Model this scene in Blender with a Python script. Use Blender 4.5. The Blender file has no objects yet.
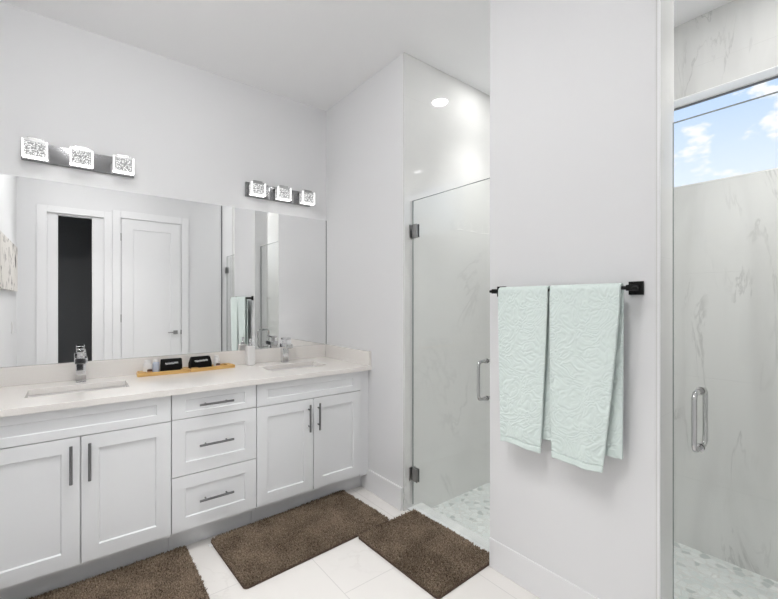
import bpy, bmesh, math, random
import numpy as np
from mathutils import Vector, Matrix
random.seed(7)
R = math.radians
SC = bpy.context.scene
COL = SC.collection

# ------------------------------------------------------------------ camera
F_PX, YAW, CY, CAM_Z = 400.44, 38.28, 302.83, 1.378
cd = bpy.data.cameras.new('camera')
cd.sensor_width = 36.0
cd.lens = 36.0 * F_PX / 778.0
cd.shift_y = (CY - 299.5) / 778.0
cd.clip_start = 0.01
cam = bpy.data.objects.new('camera', cd)
cam.location = (0, 0, CAM_Z)
cam.rotation_euler = (R(90), 0, -R(YAW))
COL.objects.link(cam)
SC.camera = cam

# ------------------------------------------------------------------ colour management
vs = SC.view_settings
vs.view_transform = 'Standard'
vs.look = 'None'
vs.gamma = 1.0
vs.use_curve_mapping = False
vs.exposure = 0.07
DOME = 34.0             # radiance of the added opal fill lamp
LENS = 75.0             # radiance of the downlight lenses
SPOT_ROOM_FILL = 54.0        # beam of each added fill downlight in the bathroom (watts)
SPOT_SHOWER = 60.0      # beam of each downlight in the shower (watts)
CRYSTAL = 1.15           # radiance of the crystal shades of the vanity lights

# ------------------------------------------------------------------ world: daylight sky with clouds
w = bpy.data.worlds.new('sky')
SC.world = w
w.use_nodes = True
nt = w.node_tree
nt.nodes.clear()
N = nt.nodes.new
tc = N('ShaderNodeTexCoord')
sep = N('ShaderNodeSeparateXYZ')
nt.links.new(tc.outputs['Generated'], sep.inputs[0])
ramp = N('ShaderNodeValToRGB')
ramp.color_ramp.elements[0].position = 0.17
ramp.color_ramp.elements[0].color = (0.84, 0.90, 0.96, 1)
ramp.color_ramp.elements[1].position = 0.42
ramp.color_ramp.elements[1].color = (0.42, 0.60, 0.90, 1)
nt.links.new(sep.outputs[2], ramp.inputs[0])
mp = N('ShaderNodeMapping')
mp.inputs['Scale'].default_value = (17, 17, 34)
mp.inputs['Location'].default_value = (5.1, 0.4, 2.2)
nt.links.new(tc.outputs['Generated'], mp.inputs[0])
nz = N('ShaderNodeTexNoise')
nz.inputs['Scale'].default_value = 1.0
nz.inputs['Detail'].default_value = 7
nz.inputs['Roughness'].default_value = 0.55
nt.links.new(mp.outputs[0], nz.inputs['Vector'])
cr = N('ShaderNodeValToRGB')
cr.color_ramp.elements[0].position = 0.52
cr.color_ramp.elements[0].color = (0, 0, 0, 1)
cr.color_ramp.elements[1].position = 0.63
cr.color_ramp.elements[1].color = (1, 1, 1, 1)
nt.links.new(nz.outputs['Fac'], cr.inputs[0])
mx = N('ShaderNodeMixRGB')
mx.inputs[2].default_value = (0.90, 0.91, 0.94, 1)
nt.links.new(cr.outputs[0], mx.inputs[0])
nt.links.new(ramp.outputs[0], mx.inputs[1])
bg = N('ShaderNodeBackground')
bg.inputs[1].default_value = 1.15
nt.links.new(mx.outputs[0], bg.inputs[0])
wo = N('ShaderNodeOutputWorld')
nt.links.new(bg.outputs[0], wo.inputs[0])

# ------------------------------------------------------------------ plan of the room (metres)
XL, XP, XPB, XS = -0.50, 1.716, 1.873, 2.841      # left wall, partition face, partition rear, shower outer wall
YV, YE, YP1, YP0, YB = 3.0515, 2.027, 1.320, 0.547, -0.06   # vanity wall, stub end, partition ends, entry wall
ZC, ZS = 3.0346, -0.055                           # ceiling, shower floor
ZT = 0.9176                                       # counter top
YF = 2.404                                        # cabinet faces

# ------------------------------------------------------------------ helpers
ORG = {}

class MB:
    """collects shapes in world coordinates, then links them as one mesh object"""
    def __init__(self):
        self.bm = bmesh.new()

    def _bevel(self, geom_verts, bev, seg=2):
        if bev <= 0:
            return
        es = set()
        for v in geom_verts:
            for e in v.link_edges:
                es.add(e)
        bmesh.ops.bevel(self.bm, geom=list(es), offset=bev, segments=seg, profile=0.5, affect='EDGES', clamp_overlap=True)

    def box(self, a, b, bev=0.0, seg=2, M=None):
        c = [(a[i] + b[i]) / 2 for i in range(3)]
        s = [abs(b[i] - a[i]) for i in range(3)]
        m = Matrix.Translation(c) @ Matrix.Diagonal((s[0], s[1], s[2], 1))
        if M is not None:
            m = M @ m
        r = bmesh.ops.create_cube(self.bm, size=1.0, matrix=m)
        self._bevel(r['verts'], bev, seg)
        return self

    def cyl(self, p, q, r1, r2=None, n=24, caps=True):
        p, q = Vector(p), Vector(q)
        d = q - p
        m = Matrix.Translation((p + q) / 2) @ d.to_track_quat('Z', 'Y').to_matrix().to_4x4()
        bmesh.ops.create_cone(self.bm, cap_ends=caps, cap_tris=False, segments=n, radius1=r1,
                              radius2=r1 if r2 is None else r2, depth=d.length, matrix=m)
        return self

    def tube(self, pts, r, n=12, closed=False):
        pts = [Vector(p) for p in pts]
        rings = []
        k = len(pts)
        for i, p in enumerate(pts):
            if closed:
                t = pts[(i + 1) % k] - pts[i - 1]
            else:
                t = pts[min(i + 1, k - 1)] - pts[max(i - 1, 0)]
            t.normalize()
            if i == 0:
                u = t.orthogonal().normalized()
            else:
                u = (u - t * u.dot(t)).normalized()
            v = t.cross(u)
            rings.append([self.bm.verts.new(p + (u * math.cos(2 * math.pi * j / n) + v * math.sin(2 * math.pi * j / n)) * r) for j in range(n)])
        m = k if closed else k - 1
        for i in range(m):
            a, b = rings[i], rings[(i + 1) % k]
            for j in range(n):
                self.bm.faces.new((a[j], a[(j + 1) % n], b[(j + 1) % n], b[j]))
        if not closed:
            self.bm.faces.new(list(reversed(rings[0])))
            self.bm.faces.new(rings[-1])
        return self

    def lathe(self, c, prof, n=32, cap=True):
        rings = []
        for (r, z) in prof:
            rings.append([self.bm.verts.new((c[0] + r * math.cos(2 * math.pi * j / n), c[1] + r * math.sin(2 * math.pi * j / n), c[2] + z)) for j in range(n)])
        for a, b in zip(rings, rings[1:]):
            for j in range(n):
                self.bm.faces.new((a[j], a[(j + 1) % n], b[(j + 1) % n], b[j]))
        if cap:
            self.bm.faces.new(list(reversed(rings[0])))
            self.bm.faces.new(rings[-1])
        return self

    def shaker(self, x0, x1, z0, z1, y, th=0.02, fr=0.065, frz=None, rec=0.009, facing=-1):
        """framed panel front facing -Y (or +Y): frame of one board with a recessed centre"""
        frz = fr if frz is None else frz
        yb = y - facing * th
        f = facing
        b = self.bm
        def V(x, yy, z): return b.verts.new((x, yy, z))
        o = [V(x0, y, z0), V(x1, y, z0), V(x1, y, z1), V(x0, y, z1)]
        i1 = [V(x0 + fr, y, z0 + frz), V(x1 - fr, y, z0 + frz), V(x1 - fr, y, z1 - frz), V(x0 + fr, y, z1 - frz)]
        e = 0.004
        yr = y - f * rec
        i2 = [V(x0 + fr + e, yr, z0 + frz + e), V(x1 - fr - e, yr, z0 + frz + e), V(x1 - fr - e, yr, z1 - frz - e), V(x0 + fr + e, yr, z1 - frz - e)]
        k = [V(x0, yb, z0), V(x1, yb, z0), V(x1, yb, z1), V(x0, yb, z1)]
        fs = []
        for j in range(4):
            n = (j + 1) % 4
            fs.append(b.faces.new((o[j], o[n], i1[n], i1[j])))
            fs.append(b.faces.new((i1[j], i1[n], i2[n], i2[j])))
            fs.append(b.faces.new((k[j], k[n], o[n], o[j])))
        fs.append(b.faces.new(i2))
        fs.append(b.faces.new(list(reversed(k))))
        bmesh.ops.recalc_face_normals(b, faces=fs)
        oe = [ed for v in o for ed in v.link_edges if ed.other_vert(v) in o]
        bmesh.ops.bevel(b, geom=list(set(oe)), offset=0.0015, segments=2, profile=0.5, affect='EDGES')
        return self

    def build(self, name, mat, parent=None, smooth=35):
        bm = self.bm
        bmesh.ops.recalc_face_normals(bm, faces=bm.faces[:])
        me = bpy.data.meshes.new(name)
        org = ORG.get(parent.name, Vector((0, 0, 0))) if parent else Vector((0, 0, 0))
        if org.length > 0:
            bmesh.ops.translate(bm, verts=bm.verts[:], vec=-org)
        bm.to_mesh(me)
        bm.free()
        return link(name, me, mat, parent, org, smooth)

def link(name, me, mat, parent=None, org=None, smooth=35):
    o = bpy.data.objects.new(name, me)
    COL.objects.link(o)
    me.materials.append(mat)
    if smooth:
        me.polygons.foreach_set('use_smooth', [True] * len(me.polygons))
        me.set_sharp_from_angle(angle=R(smooth))
        wn = o.modifiers.new('weighted_normals', 'WEIGHTED_NORMAL')
        wn.keep_sharp = True
    if parent:
        o.parent = parent
        ORG[o.name] = org
    return o

def thing(name, label, cat, loc, group=None):
    o = bpy.data.objects.new(name, None)
    COL.objects.link(o)
    o.location = loc
    o.empty_display_size = 0.05
    ORG[o.name] = Vector(loc)
    return tag(o, label, cat, group)

def tag(o, label, cat, group=None):
    o['label'] = label
    o['category'] = cat
    if group:
        o['group'] = group
    return o

def structure(o):
    o['kind'] = 'structure'
    return o

def dup(root, loc, label, group=None):
    r = root.copy()
    COL.objects.link(r)
    r.location = loc
    r['label'] = label
    if group:
        r['group'] = group
    for ch in list(root.children):
        c = ch.copy()
        COL.objects.link(c)
        c.parent = r
        for g in list(ch.children):
            d = g.copy()
            COL.objects.link(d)
            d.parent = c
    return r

# ------------------------------------------------------------------ materials
def mat(name, col, rough=0.5, metal=0.0, spec=0.5, emit=None, es=0.0, bump=None, var=None, coat=0.0):
    m = bpy.data.materials.new(name)
    m.use_nodes = True
    t = m.node_tree
    b = t.nodes['Principled BSDF']
    b.inputs['Base Color'].default_value = (*col, 1)
    b.inputs['Roughness'].default_value = rough
    b.inputs['Metallic'].default_value = metal
    b.inputs['Specular IOR Level'].default_value = spec
    b.inputs['Coat Weight'].default_value = coat
    if emit:
        b.inputs['Emission Color'].default_value = (*emit, 1)
        b.inputs['Emission Strength'].default_value = es
    if var or bump:
        c = t.nodes.new('ShaderNodeTexCoord')
    if var:      # (scale, colour, amount, detail)
        n = t.nodes.new('ShaderNodeTexNoise')
        n.inputs['Scale'].default_value = var[0]
        n.inputs['Detail'].default_value = var[3] if len(var) > 3 else 4
        t.links.new(c.outputs['Object'], n.inputs['Vector'])
        r = t.nodes.new('ShaderNodeValToRGB')
        r.color_ramp.elements[0].position = 0.5 - var[2]
        r.color_ramp.elements[1].position = 0.5 + var[2]
        r.color_ramp.elements[0].color = (*col, 1)
        r.color_ramp.elements[1].color = (*var[1], 1)
        t.links.new(n.outputs['Fac'], r.inputs[0])
        t.links.new(r.outputs[0], b.inputs['Base Color'])
    if bump:     # (scale, strength, distance)
        n = t.nodes.new('ShaderNodeTexNoise')
        n.inputs['Scale'].default_value = bump[0]
        n.inputs['Detail'].default_value = 3
        t.links.new(c.outputs['Object'], n.inputs['Vector'])
        bp = t.nodes.new('ShaderNodeBump')
        bp.inputs['Strength'].default_value = bump[1]
        bp.inputs['Distance'].default_value = bump[2]
        t.links.new(n.outputs['Fac'], bp.inputs['Height'])
        t.links.new(bp.outputs[0], b.inputs['Normal'])
    return m

M_wall = mat('wall_paint', (0.785, 0.786, 0.795), 0.55, bump=(220, 0.04, 0.002))
M_ceil = mat('ceiling_paint', (0.93, 0.93, 0.935), 0.7)
M_trim = mat('trim_paint', (0.84, 0.84, 0.85), 0.35)
M_cab = mat('cabinet_lacquer', (0.83, 0.84, 0.855), 0.32)
M_chrome = mat('polished_chrome', (0.72, 0.72, 0.73), 0.06, 1.0)
M_pullc = mat('polished_pull', (0.58, 0.58, 0.58), 0.07, 1.0)
M_nickel = mat('brushed_nickel', (0.42, 0.42, 0.42), 0.28, 1.0)
M_plate = mat('satin_chrome', (0.24, 0.24, 0.245), 0.12, 1.0)
M_pull = mat('dark_nickel', (0.20, 0.20, 0.205), 0.32, 1.0)
M_black = mat('matte_black_metal', (0.004, 0.004, 0.004), 0.45, spec=0.25)
M_porc = mat('white_porcelain', (0.93, 0.915, 0.90), 0.12)
M_dark = mat('unlit_room_shade', (0.20, 0.20, 0.20), 0.8)  # shade of an unlit room painted as dark wall colour
M_pouch = mat('black_fabric', (0.005, 0.005, 0.005), 0.8, spec=0.2, bump=(300, 0.3, 0.001))
M_print = mat('white_print', (0.8, 0.8, 0.8), 0.6)
M_bottle = mat('white_plastic', (0.82, 0.81, 0.80), 0.3)
M_bluew = mat('pale_blue_plastic', (0.62, 0.68, 0.80), 0.3)
M_amber = mat('amber_soap', (0.70, 0.40, 0.20), 0.4)
M_brown = mat('dark_brown_cap', (0.09, 0.045, 0.03), 0.4)
M_pink = mat('pink_soap', (0.68, 0.40, 0.33), 0.45)
M_sash = mat('window_white', (0.78, 0.78, 0.77), 0.35)
M_reveal = mat('reveal_white', (0.92, 0.92, 0.915), 0.5)
M_gasket = mat('dark_gasket', (0.08, 0.08, 0.09), 0.5)
M_edge = mat('metal_edge_trim', (0.55, 0.55, 0.56), 0.25, 1.0)

def mat_marble(name, base, vein, scale, axes, tile, rough=0.03, offs=0.0, vstr=0.5, grout=None, seed=0.0, stretch=(1, 1, 1), band=None, shift=(0, 0), mortar=0.0022, ior=1.5):
    """polished marble-look porcelain in large tiles; axes = the two object axes laid along the tile's length and row"""
    m = bpy.data.materials.new(name)
    m.use_nodes = True
    t = m.node_tree
    b = t.nodes['Principled BSDF']
    b.inputs['Roughness'].default_value = rough
    b.inputs['IOR'].default_value = ior
    L = t.links.new
    c = t.nodes.new('ShaderNodeTexCoord')
    mp = t.nodes.new('ShaderNodeMapping')
    mp.inputs['Location'].default_value = (seed, seed * 1.7, seed * 0.3)
    mp.inputs['Scale'].default_value = stretch
    L(c.outputs['Object'], mp.inputs[0])
    n1 = t.nodes.new('ShaderNodeTexNoise')      # broad soft clouds
    n1.inputs['Scale'].default_value = scale * 0.7
    n1.inputs['Detail'].default_value = 5
    n1.inputs['Distortion'].default_value = 1.2
    L(mp.outputs[0], n1.inputs['Vector'])
    r1 = t.nodes.new('ShaderNodeValToRGB')
    r1.color_ramp.elements[0].position = 0.42
    r1.color_ramp.elements[1].position = 0.75
    mid = [base[i] * 0.72 + vein[i] * 0.28 for i in range(3)]
    r1.color_ramp.elements[0].color = (*base, 1)
    r1.color_ramp.elements[1].color = (*mid, 1)
    L(n1.outputs['Fac'], r1.inputs[0])
    n2 = t.nodes.new('ShaderNodeTexNoise')      # thin veins: ridge of a distorted noise
    n2.inputs['Scale'].default_value = scale
    n2.inputs['Detail'].default_value = 8
    n2.inputs['Roughness'].default_value = 0.6
    n2.inputs['Distortion'].default_value = 0.8
    L(mp.outputs[0], n2.inputs['Vector'])
    s = t.nodes.new('ShaderNodeMath'); s.operation = 'SUBTRACT'; s.inputs[1].default_value = 0.5
    a = t.nodes.new('ShaderNodeMath'); a.operation = 'ABSOLUTE'
    L(n2.outputs['Fac'], s.inputs[0]); L(s.outputs[0], a.inputs[0])
    r2 = t.nodes.new('ShaderNodeValToRGB')
    r2.color_ramp.elements[0].position = 0.0
    r2.color_ramp.elements[0].color = (1, 1, 1, 1)
    r2.color_ramp.elements[1].position = 0.018
    r2.color_ramp.elements[1].color = (0, 0, 0, 1)
    L(a.outputs[0], r2.inputs[0])
    n3 = t.nodes.new('ShaderNodeTexNoise')      # veins come and go
    n3.inputs['Scale'].default_value = scale * 1.3
    L(mp.outputs[0], n3.inputs['Vector'])
    r3 = t.nodes.new('ShaderNodeValToRGB')
    r3.color_ramp.elements[0].position = 0.46
    r3.color_ramp.elements[1].position = 0.60
    L(n3.outputs['Fac'], r3.inputs[0])
    mu = t.nodes.new('ShaderNodeMath'); mu.operation = 'MULTIPLY'
    L(r2.outputs[0], mu.inputs[0]); L(r3.outputs[0], mu.inputs[1])
    mu2 = t.nodes.new('ShaderNodeMath'); mu2.operation = 'MULTIPLY'; mu2.inputs[1].default_value = vstr
    L(mu.outputs[0], mu2.inputs[0])
    mx = t.nodes.new('ShaderNodeMixRGB')
    L(mu2.outputs[0], mx.inputs[0]); L(r1.outputs[0], mx.inputs[1])
    mx.inputs[2].default_value = (*vein, 1)
    sp = t.nodes.new('ShaderNodeSeparateXYZ')
    cb = t.nodes.new('ShaderNodeCombineXYZ')
    L(c.outputs['Object'], sp.inputs[0])
    for k in (0, 1):
        ad = t.nodes.new('ShaderNodeMath'); ad.operation = 'SUBTRACT'; ad.inputs[1].default_value = shift[k]
        L(sp.outputs[axes[k]], ad.inputs[0]); L(ad.outputs[0], cb.inputs[k])
    br = t.nodes.new('ShaderNodeTexBrick')
    br.offset = offs
    br.inputs['Color1'].default_value = (0, 0, 0, 1)
    br.inputs['Color2'].default_value = (0, 0, 0, 1)
    br.inputs['Mortar'].default_value = (1, 1, 1, 1)
    br.inputs['Scale'].default_value = 1.0
    br.inputs['Mortar Size'].default_value = mortar
    br.inputs['Mortar Smooth'].default_value = 0.3
    br.inputs['Brick Width'].default_value = tile[0]
    br.inputs['Row Height'].default_value = tile[1]
    L(cb.outputs[0], br.inputs['Vector'])
    g = t.nodes.new('ShaderNodeMixRGB')
    g.inputs[2].default_value = (*(grout or [x * 0.72 for x in base]), 1)
    L(br.outputs['Color'], g.inputs[0]); L(mx.outputs[0], g.inputs[1])
    L(g.outputs[0], b.inputs['Base Color'])
    return m

M_floor = mat_marble('floor_porcelain', (0.79, 0.765, 0.74), (0.62, 0.59, 0.56), 1.6, (1, 0), (1.2, 0.61), rough=0.22,
                     offs=0.68, vstr=0.35, shift=(1.62, 0.40), grout=(0.64, 0.62, 0.60), mortar=0.0025, seed=2.0)
M_tile_end = mat_marble('shower_tile_end', (0.80, 0.80, 0.785), (0.55, 0.55, 0.54), 1.2, (0, 2), (1.2, 0.6), vstr=0.36, ior=2.1, shift=(0.4, 0.35), seed=5.3, mortar=0.0010, grout=(0.73, 0.73, 0.715))
M_tile_side = mat_marble('shower_tile_side', (0.80, 0.80, 0.785), (0.40, 0.40, 0.39), 3.0, (1, 2), (1.2, 0.6), vstr=0.45, ior=2.1, shift=(0.2, 0.35), seed=1.1, stretch=(1.9, 1.9, 0.38), mortar=0.0012, grout=(0.70, 0.70, 0.685))
M_counter = mat('white_quartz', (0.88, 0.85, 0.82), 0.16, var=(260, (0.82, 0.79, 0.755), 0.22, 6))
M_sill = mat('sill_marble', (0.74, 0.75, 0.74), 0.15, var=(9, (0.60, 0.62, 0.62), 0.2, 8))

def mat_mosaic():
    m = bpy.data.materials.new('shower_pebble_mosaic')
    m.use_nodes = True
    t = m.node_tree
    b = t.nodes['Principled BSDF']
    L = t.links.new
    c = t.nodes.new('ShaderNodeTexCoord')
    v = t.nodes.new('ShaderNodeTexVoronoi')
    v.inputs['Scale'].default_value = 26
    L(c.outputs['Object'], v.inputs['Vector'])
    d = t.nodes.new('ShaderNodeTexVoronoi')
    d.feature = 'DISTANCE_TO_EDGE'
    d.inputs['Scale'].default_value = 26
    L(c.outputs['Object'], d.inputs['Vector'])
    sp = t.nodes.new('ShaderNodeSeparateXYZ')
    L(v.outputs['Color'], sp.inputs[0])
    r = t.nodes.new('ShaderNodeValToRGB')
    cols = [(0.0, (0.66, 0.70, 0.69)), (0.35, (0.74, 0.77, 0.76)), (0.6, (0.61, 0.66, 0.65)), (0.8, (0.79, 0.81, 0.80)), (0.95, (0.47, 0.51, 0.50))]
    for k, (p, q) in enumerate(cols):
        e = r.color_ramp.elements[k] if k < 2 else r.color_ramp.elements.new(p)
        e.position = p
        e.color = (*q, 1)
    L(sp.outputs[0], r.inputs[0])
    e = t.nodes.new('ShaderNodeValToRGB')
    e.color_ramp.elements[0].position = 0.02
    e.color_ramp.elements[1].position = 0.09
    L(d.outputs['Distance'], e.inputs[0])
    mx = t.nodes.new('ShaderNodeMixRGB')
    mx.inputs[1].default_value = (0.66, 0.67, 0.65, 1)
    L(e.outputs[0], mx.inputs[0]); L(r.outputs[0], mx.inputs[2])
    L(mx.outputs[0], b.inputs['Base Color'])
    bp = t.nodes.new('ShaderNodeBump')
    bp.inputs['Strength'].default_value = 0.5
    bp.inputs['Distance'].default_value = 0.004
    L(e.outputs[0], bp.inputs['Height'])
    L(bp.outputs[0], b.inputs['Normal'])
    b.inputs['Roughness'].default_value = 0.3
    return m
M_mosaic = mat_mosaic()

def mat_glass(name, tint, ior=1.5):
    m = bpy.data.materials.new(name)
    m.use_nodes = True
    t = m.node_tree
    t.nodes.clear()
    L = t.links.new
    o = t.nodes.new('ShaderNodeOutputMaterial')
    tr = t.nodes.new('ShaderNodeBsdfTransparent')
    tr.inputs[0].default_value = (*tint, 1)
    gl = t.nodes.new('ShaderNodeBsdfGlossy')
    gl.inputs['Roughness'].default_value = 0.0
    lw = t.nodes.new('ShaderNodeLayerWeight')
    pw = t.nodes.new('ShaderNodeMath'); pw.operation = 'POWER'; pw.inputs[1].default_value = 5.0
    L(lw.outputs['Facing'], pw.inputs[0])
    f0 = ((ior - 1) / (ior + 1)) ** 2
    fr = t.nodes.new('ShaderNodeMath'); fr.operation = 'MULTIPLY_ADD'
    fr.inputs[1].default_value = 1.0 - f0
    fr.inputs[2].default_value = f0
    L(pw.outputs[0], fr.inputs[0])
    mx = t.nodes.new('ShaderNodeMixShader')
    L(fr.outputs[0], mx.inputs[0]); L(tr.outputs[0], mx.inputs[1]); L(gl.outputs[0], mx.inputs[2])
    L(mx.outputs[0], o.inputs[0])
    return m
M_glass = mat_glass('clear_shower_glass', (0.985, 0.99, 0.985), 1.3)
M_pane = mat_glass('window_glass', (0.99, 0.99, 0.99), 1.25)
M_glass_edge = mat('glass_edge', (0.26, 0.29, 0.28), 0.15)
M_mirror = mat('mirror_silver', (0.90, 0.905, 0.905), 0.0, 1.0)

def mat_emit(name, col, s):
    m = bpy.data.materials.new(name)
    m.use_nodes = True
    t = m.node_tree
    t.nodes.clear()
    o = t.nodes.new('ShaderNodeOutputMaterial')
    e = t.nodes.new('ShaderNodeEmission')
    e.inputs[0].default_value = (*col, 1)
    e.inputs[1].default_value = s
    t.links.new(e.outputs[0], o.inputs[0])
    return m
M_lens_s = mat_emit('shower_fill_lens', (1.0, 0.995, 0.985), LENS * 1.8)  # brighter lens of the added shower downlight
M_dome = mat_emit('fill_lamp_opal', (1.0, 0.995, 0.985), DOME)  # glow of the added ceiling lamp
M_lens = mat_emit('downlight_lens', (1.0, 0.995, 0.985), LENS)

def mat_crystal():
    """lit crystal block full of bubbles"""
    m = bpy.data.materials.new('lit_bubble_crystal')
    m.use_nodes = True
    t = m.node_tree
    b = t.nodes['Principled BSDF']
    L = t.links.new
    c = t.nodes.new('ShaderNodeTexCoord')
    v = t.nodes.new('ShaderNodeTexVoronoi')
    v.inputs['Scale'].default_value = 130
    L(c.outputs['Object'], v.inputs['Vector'])
    n = t.nodes.new('ShaderNodeTexNoise')
    n.inputs['Scale'].default_value = 110
    L(c.outputs['Object'], n.inputs['Vector'])
    mu = t.nodes.new('ShaderNodeMath'); mu.operation = 'MULTIPLY'
    L(v.outputs['Distance'], mu.inputs[0]); L(n.outputs['Fac'], mu.inputs[1])
    r = t.nodes.new('ShaderNodeValToRGB')
    r.color_ramp.elements[0].position = 0.07
    r.color_ramp.elements[0].color = (1, 1, 1, 1)
    r.color_ramp.elements[1].position = 0.30
    r.color_ramp.elements[1].color = (0.20, 0.20, 0.20, 1)
    L(mu.outputs[0], r.inputs[0])
    b.inputs['Base Color'].default_value = (0.12, 0.12, 0.12, 1)
    b.inputs['Roughness'].default_value = 0.08
    L(r.outputs[0], b.inputs['Emission Color'])
    b.inputs['Emission Strength'].default_value = CRYSTAL
    return m
M_crystal = mat_crystal()
M_acryl = mat('lit_acrylic_edge', (0.85, 0.85, 0.85), 0.15, emit=(1, 0.99, 0.97), es=CRYSTAL * 0.9)
M_acryl_base = mat('lit_acrylic_base', (0.85, 0.85, 0.85), 0.15, emit=(1, 0.99, 0.97), es=CRYSTAL * 2.6)

def mat_bamboo():
    m = bpy.data.materials.new('bamboo')
    m.use_nodes = True
    t = m.node_tree
    b = t.nodes['Principled BSDF']
    L = t.links.new
    c = t.nodes.new('ShaderNodeTexCoord')
    mp = t.nodes.new('ShaderNodeMapping')
    mp.inputs['Scale'].default_value = (6, 90, 90)
    L(c.outputs['Object'], mp.inputs[0])
    n = t.nodes.new('ShaderNodeTexNoise')
    n.inputs['Scale'].default_value = 1.0
    L(mp.outputs[0], n.inputs['Vector'])
    r = t.nodes.new('ShaderNodeValToRGB')
    r.color_ramp.elements[0].position = 0.3
    r.color_ramp.elements[1].position = 0.7
    r.color_ramp.elements[0].color = (0.55, 0.30, 0.085, 1)
    r.color_ramp.elements[1].color = (0.78, 0.52, 0.20, 1)
    L(n.outputs['Fac'], r.inputs[0]); L(r.outputs[0], b.inputs['Base Color'])
    b.inputs['Roughness'].default_value = 0.4
    return m
M_bamboo = mat_bamboo()

def mat_towel(name, bump):
    m = bpy.data.materials.new(name)
    m.use_nodes = True
    t = m.node_tree
    b = t.nodes['Principled BSDF']
    L = t.links.new
    c = t.nodes.new('ShaderNodeTexCoord')
    b.inputs['Base Color'].default_value = (0.725, 0.815, 0.785, 1)
    b.inputs['Roughness'].default_value = 0.95
    b.inputs['Sheen Weight'].default_value = 0.25
    b.inputs['Specular IOR Level'].default_value = 0.1
    f = t.nodes.new('ShaderNodeTexNoise')          # terry loops
    f.inputs['Scale'].default_value = 420
    L(c.outputs['Object'], f.inputs['Vector'])
    b1 = t.nodes.new('ShaderNodeBump')
    b1.inputs['Strength'].default_value = 0.25
    b1.inputs['Distance'].default_value = 0.002
    L(f.outputs['Fac'], b1.inputs['Height'])
    if bump:
        n = t.nodes.new('ShaderNodeTexNoise')      # raised scrolls woven into the towel
        n.inputs['Scale'].default_value = 9
        n.inputs['Detail'].default_value = 1.5
        n.inputs['Distortion'].default_value = 2.2
        L(c.outputs['Object'], n.inputs['Vector'])
        mu = t.nodes.new('ShaderNodeMath'); mu.operation = 'MULTIPLY'; mu.inputs[1].default_value = 34
        L(n.outputs['Fac'], mu.inputs[0])
        si = t.nodes.new('ShaderNodeMath'); si.operation = 'SINE'
        L(mu.outputs[0], si.inputs[0])
        b2 = t.nodes.new('ShaderNodeBump')
        b2.inputs['Strength'].default_value = 0.30
        b2.inputs['Distance'].default_value = 0.004
        L(si.outputs[0], b2.inputs['Height'])
        L(b1.outputs[0], b2.inputs['Normal'])
        L(b2.outputs[0], b.inputs['Normal'])
    else:
        L(b1.outputs[0], b.inputs['Normal'])
    return m
M_towel = mat_towel('mint_terry', True)
M_hem = mat_towel('mint_terry_hem', False)

def mat_pile():
    m = bpy.data.materials.new('brown_shag')
    m.use_nodes = True
    t = m.node_tree
    b = t.nodes['Principled BSDF']
    L = t.links.new
    c = t.nodes.new('ShaderNodeTexCoord')
    n = t.nodes.new('ShaderNodeTexNoise')
    n.inputs['Scale'].default_value = 150
    n.inputs['Detail'].default_value = 2
    L(c.outputs['Object'], n.inputs['Vector'])
    n2 = t.nodes.new('ShaderNodeTexNoise')
    n2.inputs['Scale'].default_value = 7
    L(c.outputs['Object'], n2.inputs['Vector'])
    ad = t.nodes.new('ShaderNodeMath'); ad.operation = 'MULTIPLY_ADD'
    ad.inputs[1].default_value = 0.35
    L(n2.outputs['Fac'], ad.inputs[0]); L(n.outputs['Fac'], ad.inputs[2])
    r = t.nodes.new('ShaderNodeValToRGB')
    r.color_ramp.elements[0].position = 0.50
    r.color_ramp.elements[1].position = 0.88
    r.color_ramp.elements[0].color = (0.066, 0.046, 0.031, 1)
    r.color_ramp.elements[1].color = (0.37, 0.285, 0.21, 1)
    L(ad.outputs[0], r.inputs[0]); L(r.outputs[0], b.inputs['Base Color'])
    b.inputs['Roughness'].default_value = 0.9
    b.inputs['Specular IOR Level'].default_value = 0.1
    return m
M_pile = mat_pile()
M_rugback = mat('rug_backing', (0.09, 0.06, 0.042), 0.95)

def mat_canvas():
    m = bpy.data.materials.new('abstract_canvas')
    m.use_nodes = True
    t = m.node_tree
    b = t.nodes['Principled BSDF']
    L = t.links.new
    c = t.nodes.new('ShaderNodeTexCoord')
    n = t.nodes.new('ShaderNodeTexNoise')
    n.inputs['Scale'].default_value = 5
    n.inputs['Detail'].default_value = 8
    n.inputs['Distortion'].default_value = 1.6
    L(c.outputs['Object'], n.inputs['Vector'])
    r = t.nodes.new('ShaderNodeValToRGB')
    r.color_ramp.elements[0].position = 0.36
    r.color_ramp.elements[0].color = (0.14, 0.13, 0.12, 1)
    r.color_ramp.elements[1].position = 0.47
    r.color_ramp.elements[1].color = (0.74, 0.71, 0.67, 1)
    L(n.outputs['Fac'], r.inputs[0]); L(r.outputs[0], b.inputs['Base Color'])
    b.inputs['Roughness'].default_value = 0.7
    return m
M_canvas = mat_canvas()

# ------------------------------------------------------------------ the room shell
T = 0.16
structure(MB().box((XL - T, YB - T, -0.12), (XPB - 0.005, YV + T, 0.0)).build('floor', M_floor))
structure(MB().box((XPB - 0.005, YB - T, -0.17), (XS + T, YE + T, ZS)).build('floor_shower', M_mosaic))
structure(MB().box((XL - T, -1.4, ZC), (XS + T, YV + T, ZC + 0.12)).build('ceiling', M_ceil))
structure(MB().box((XL - T, YV, -0.12), (XP, YV + T, ZC)).build('wall_back', M_wall))
structure(MB().box((XL - T, YB - T, -0.12), (XL, YV, ZC)).build('wall_left', M_wall))
structure(MB().box((XP, YE, -0.17), (XS + T, YV + T, ZC)).build('wall_corner', M_wall))
structure(MB().box((XP, YP0 + 0.012, -0.12), (XPB - 0.012, YP1, ZC)).build('wall_partition', M_wall))

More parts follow.
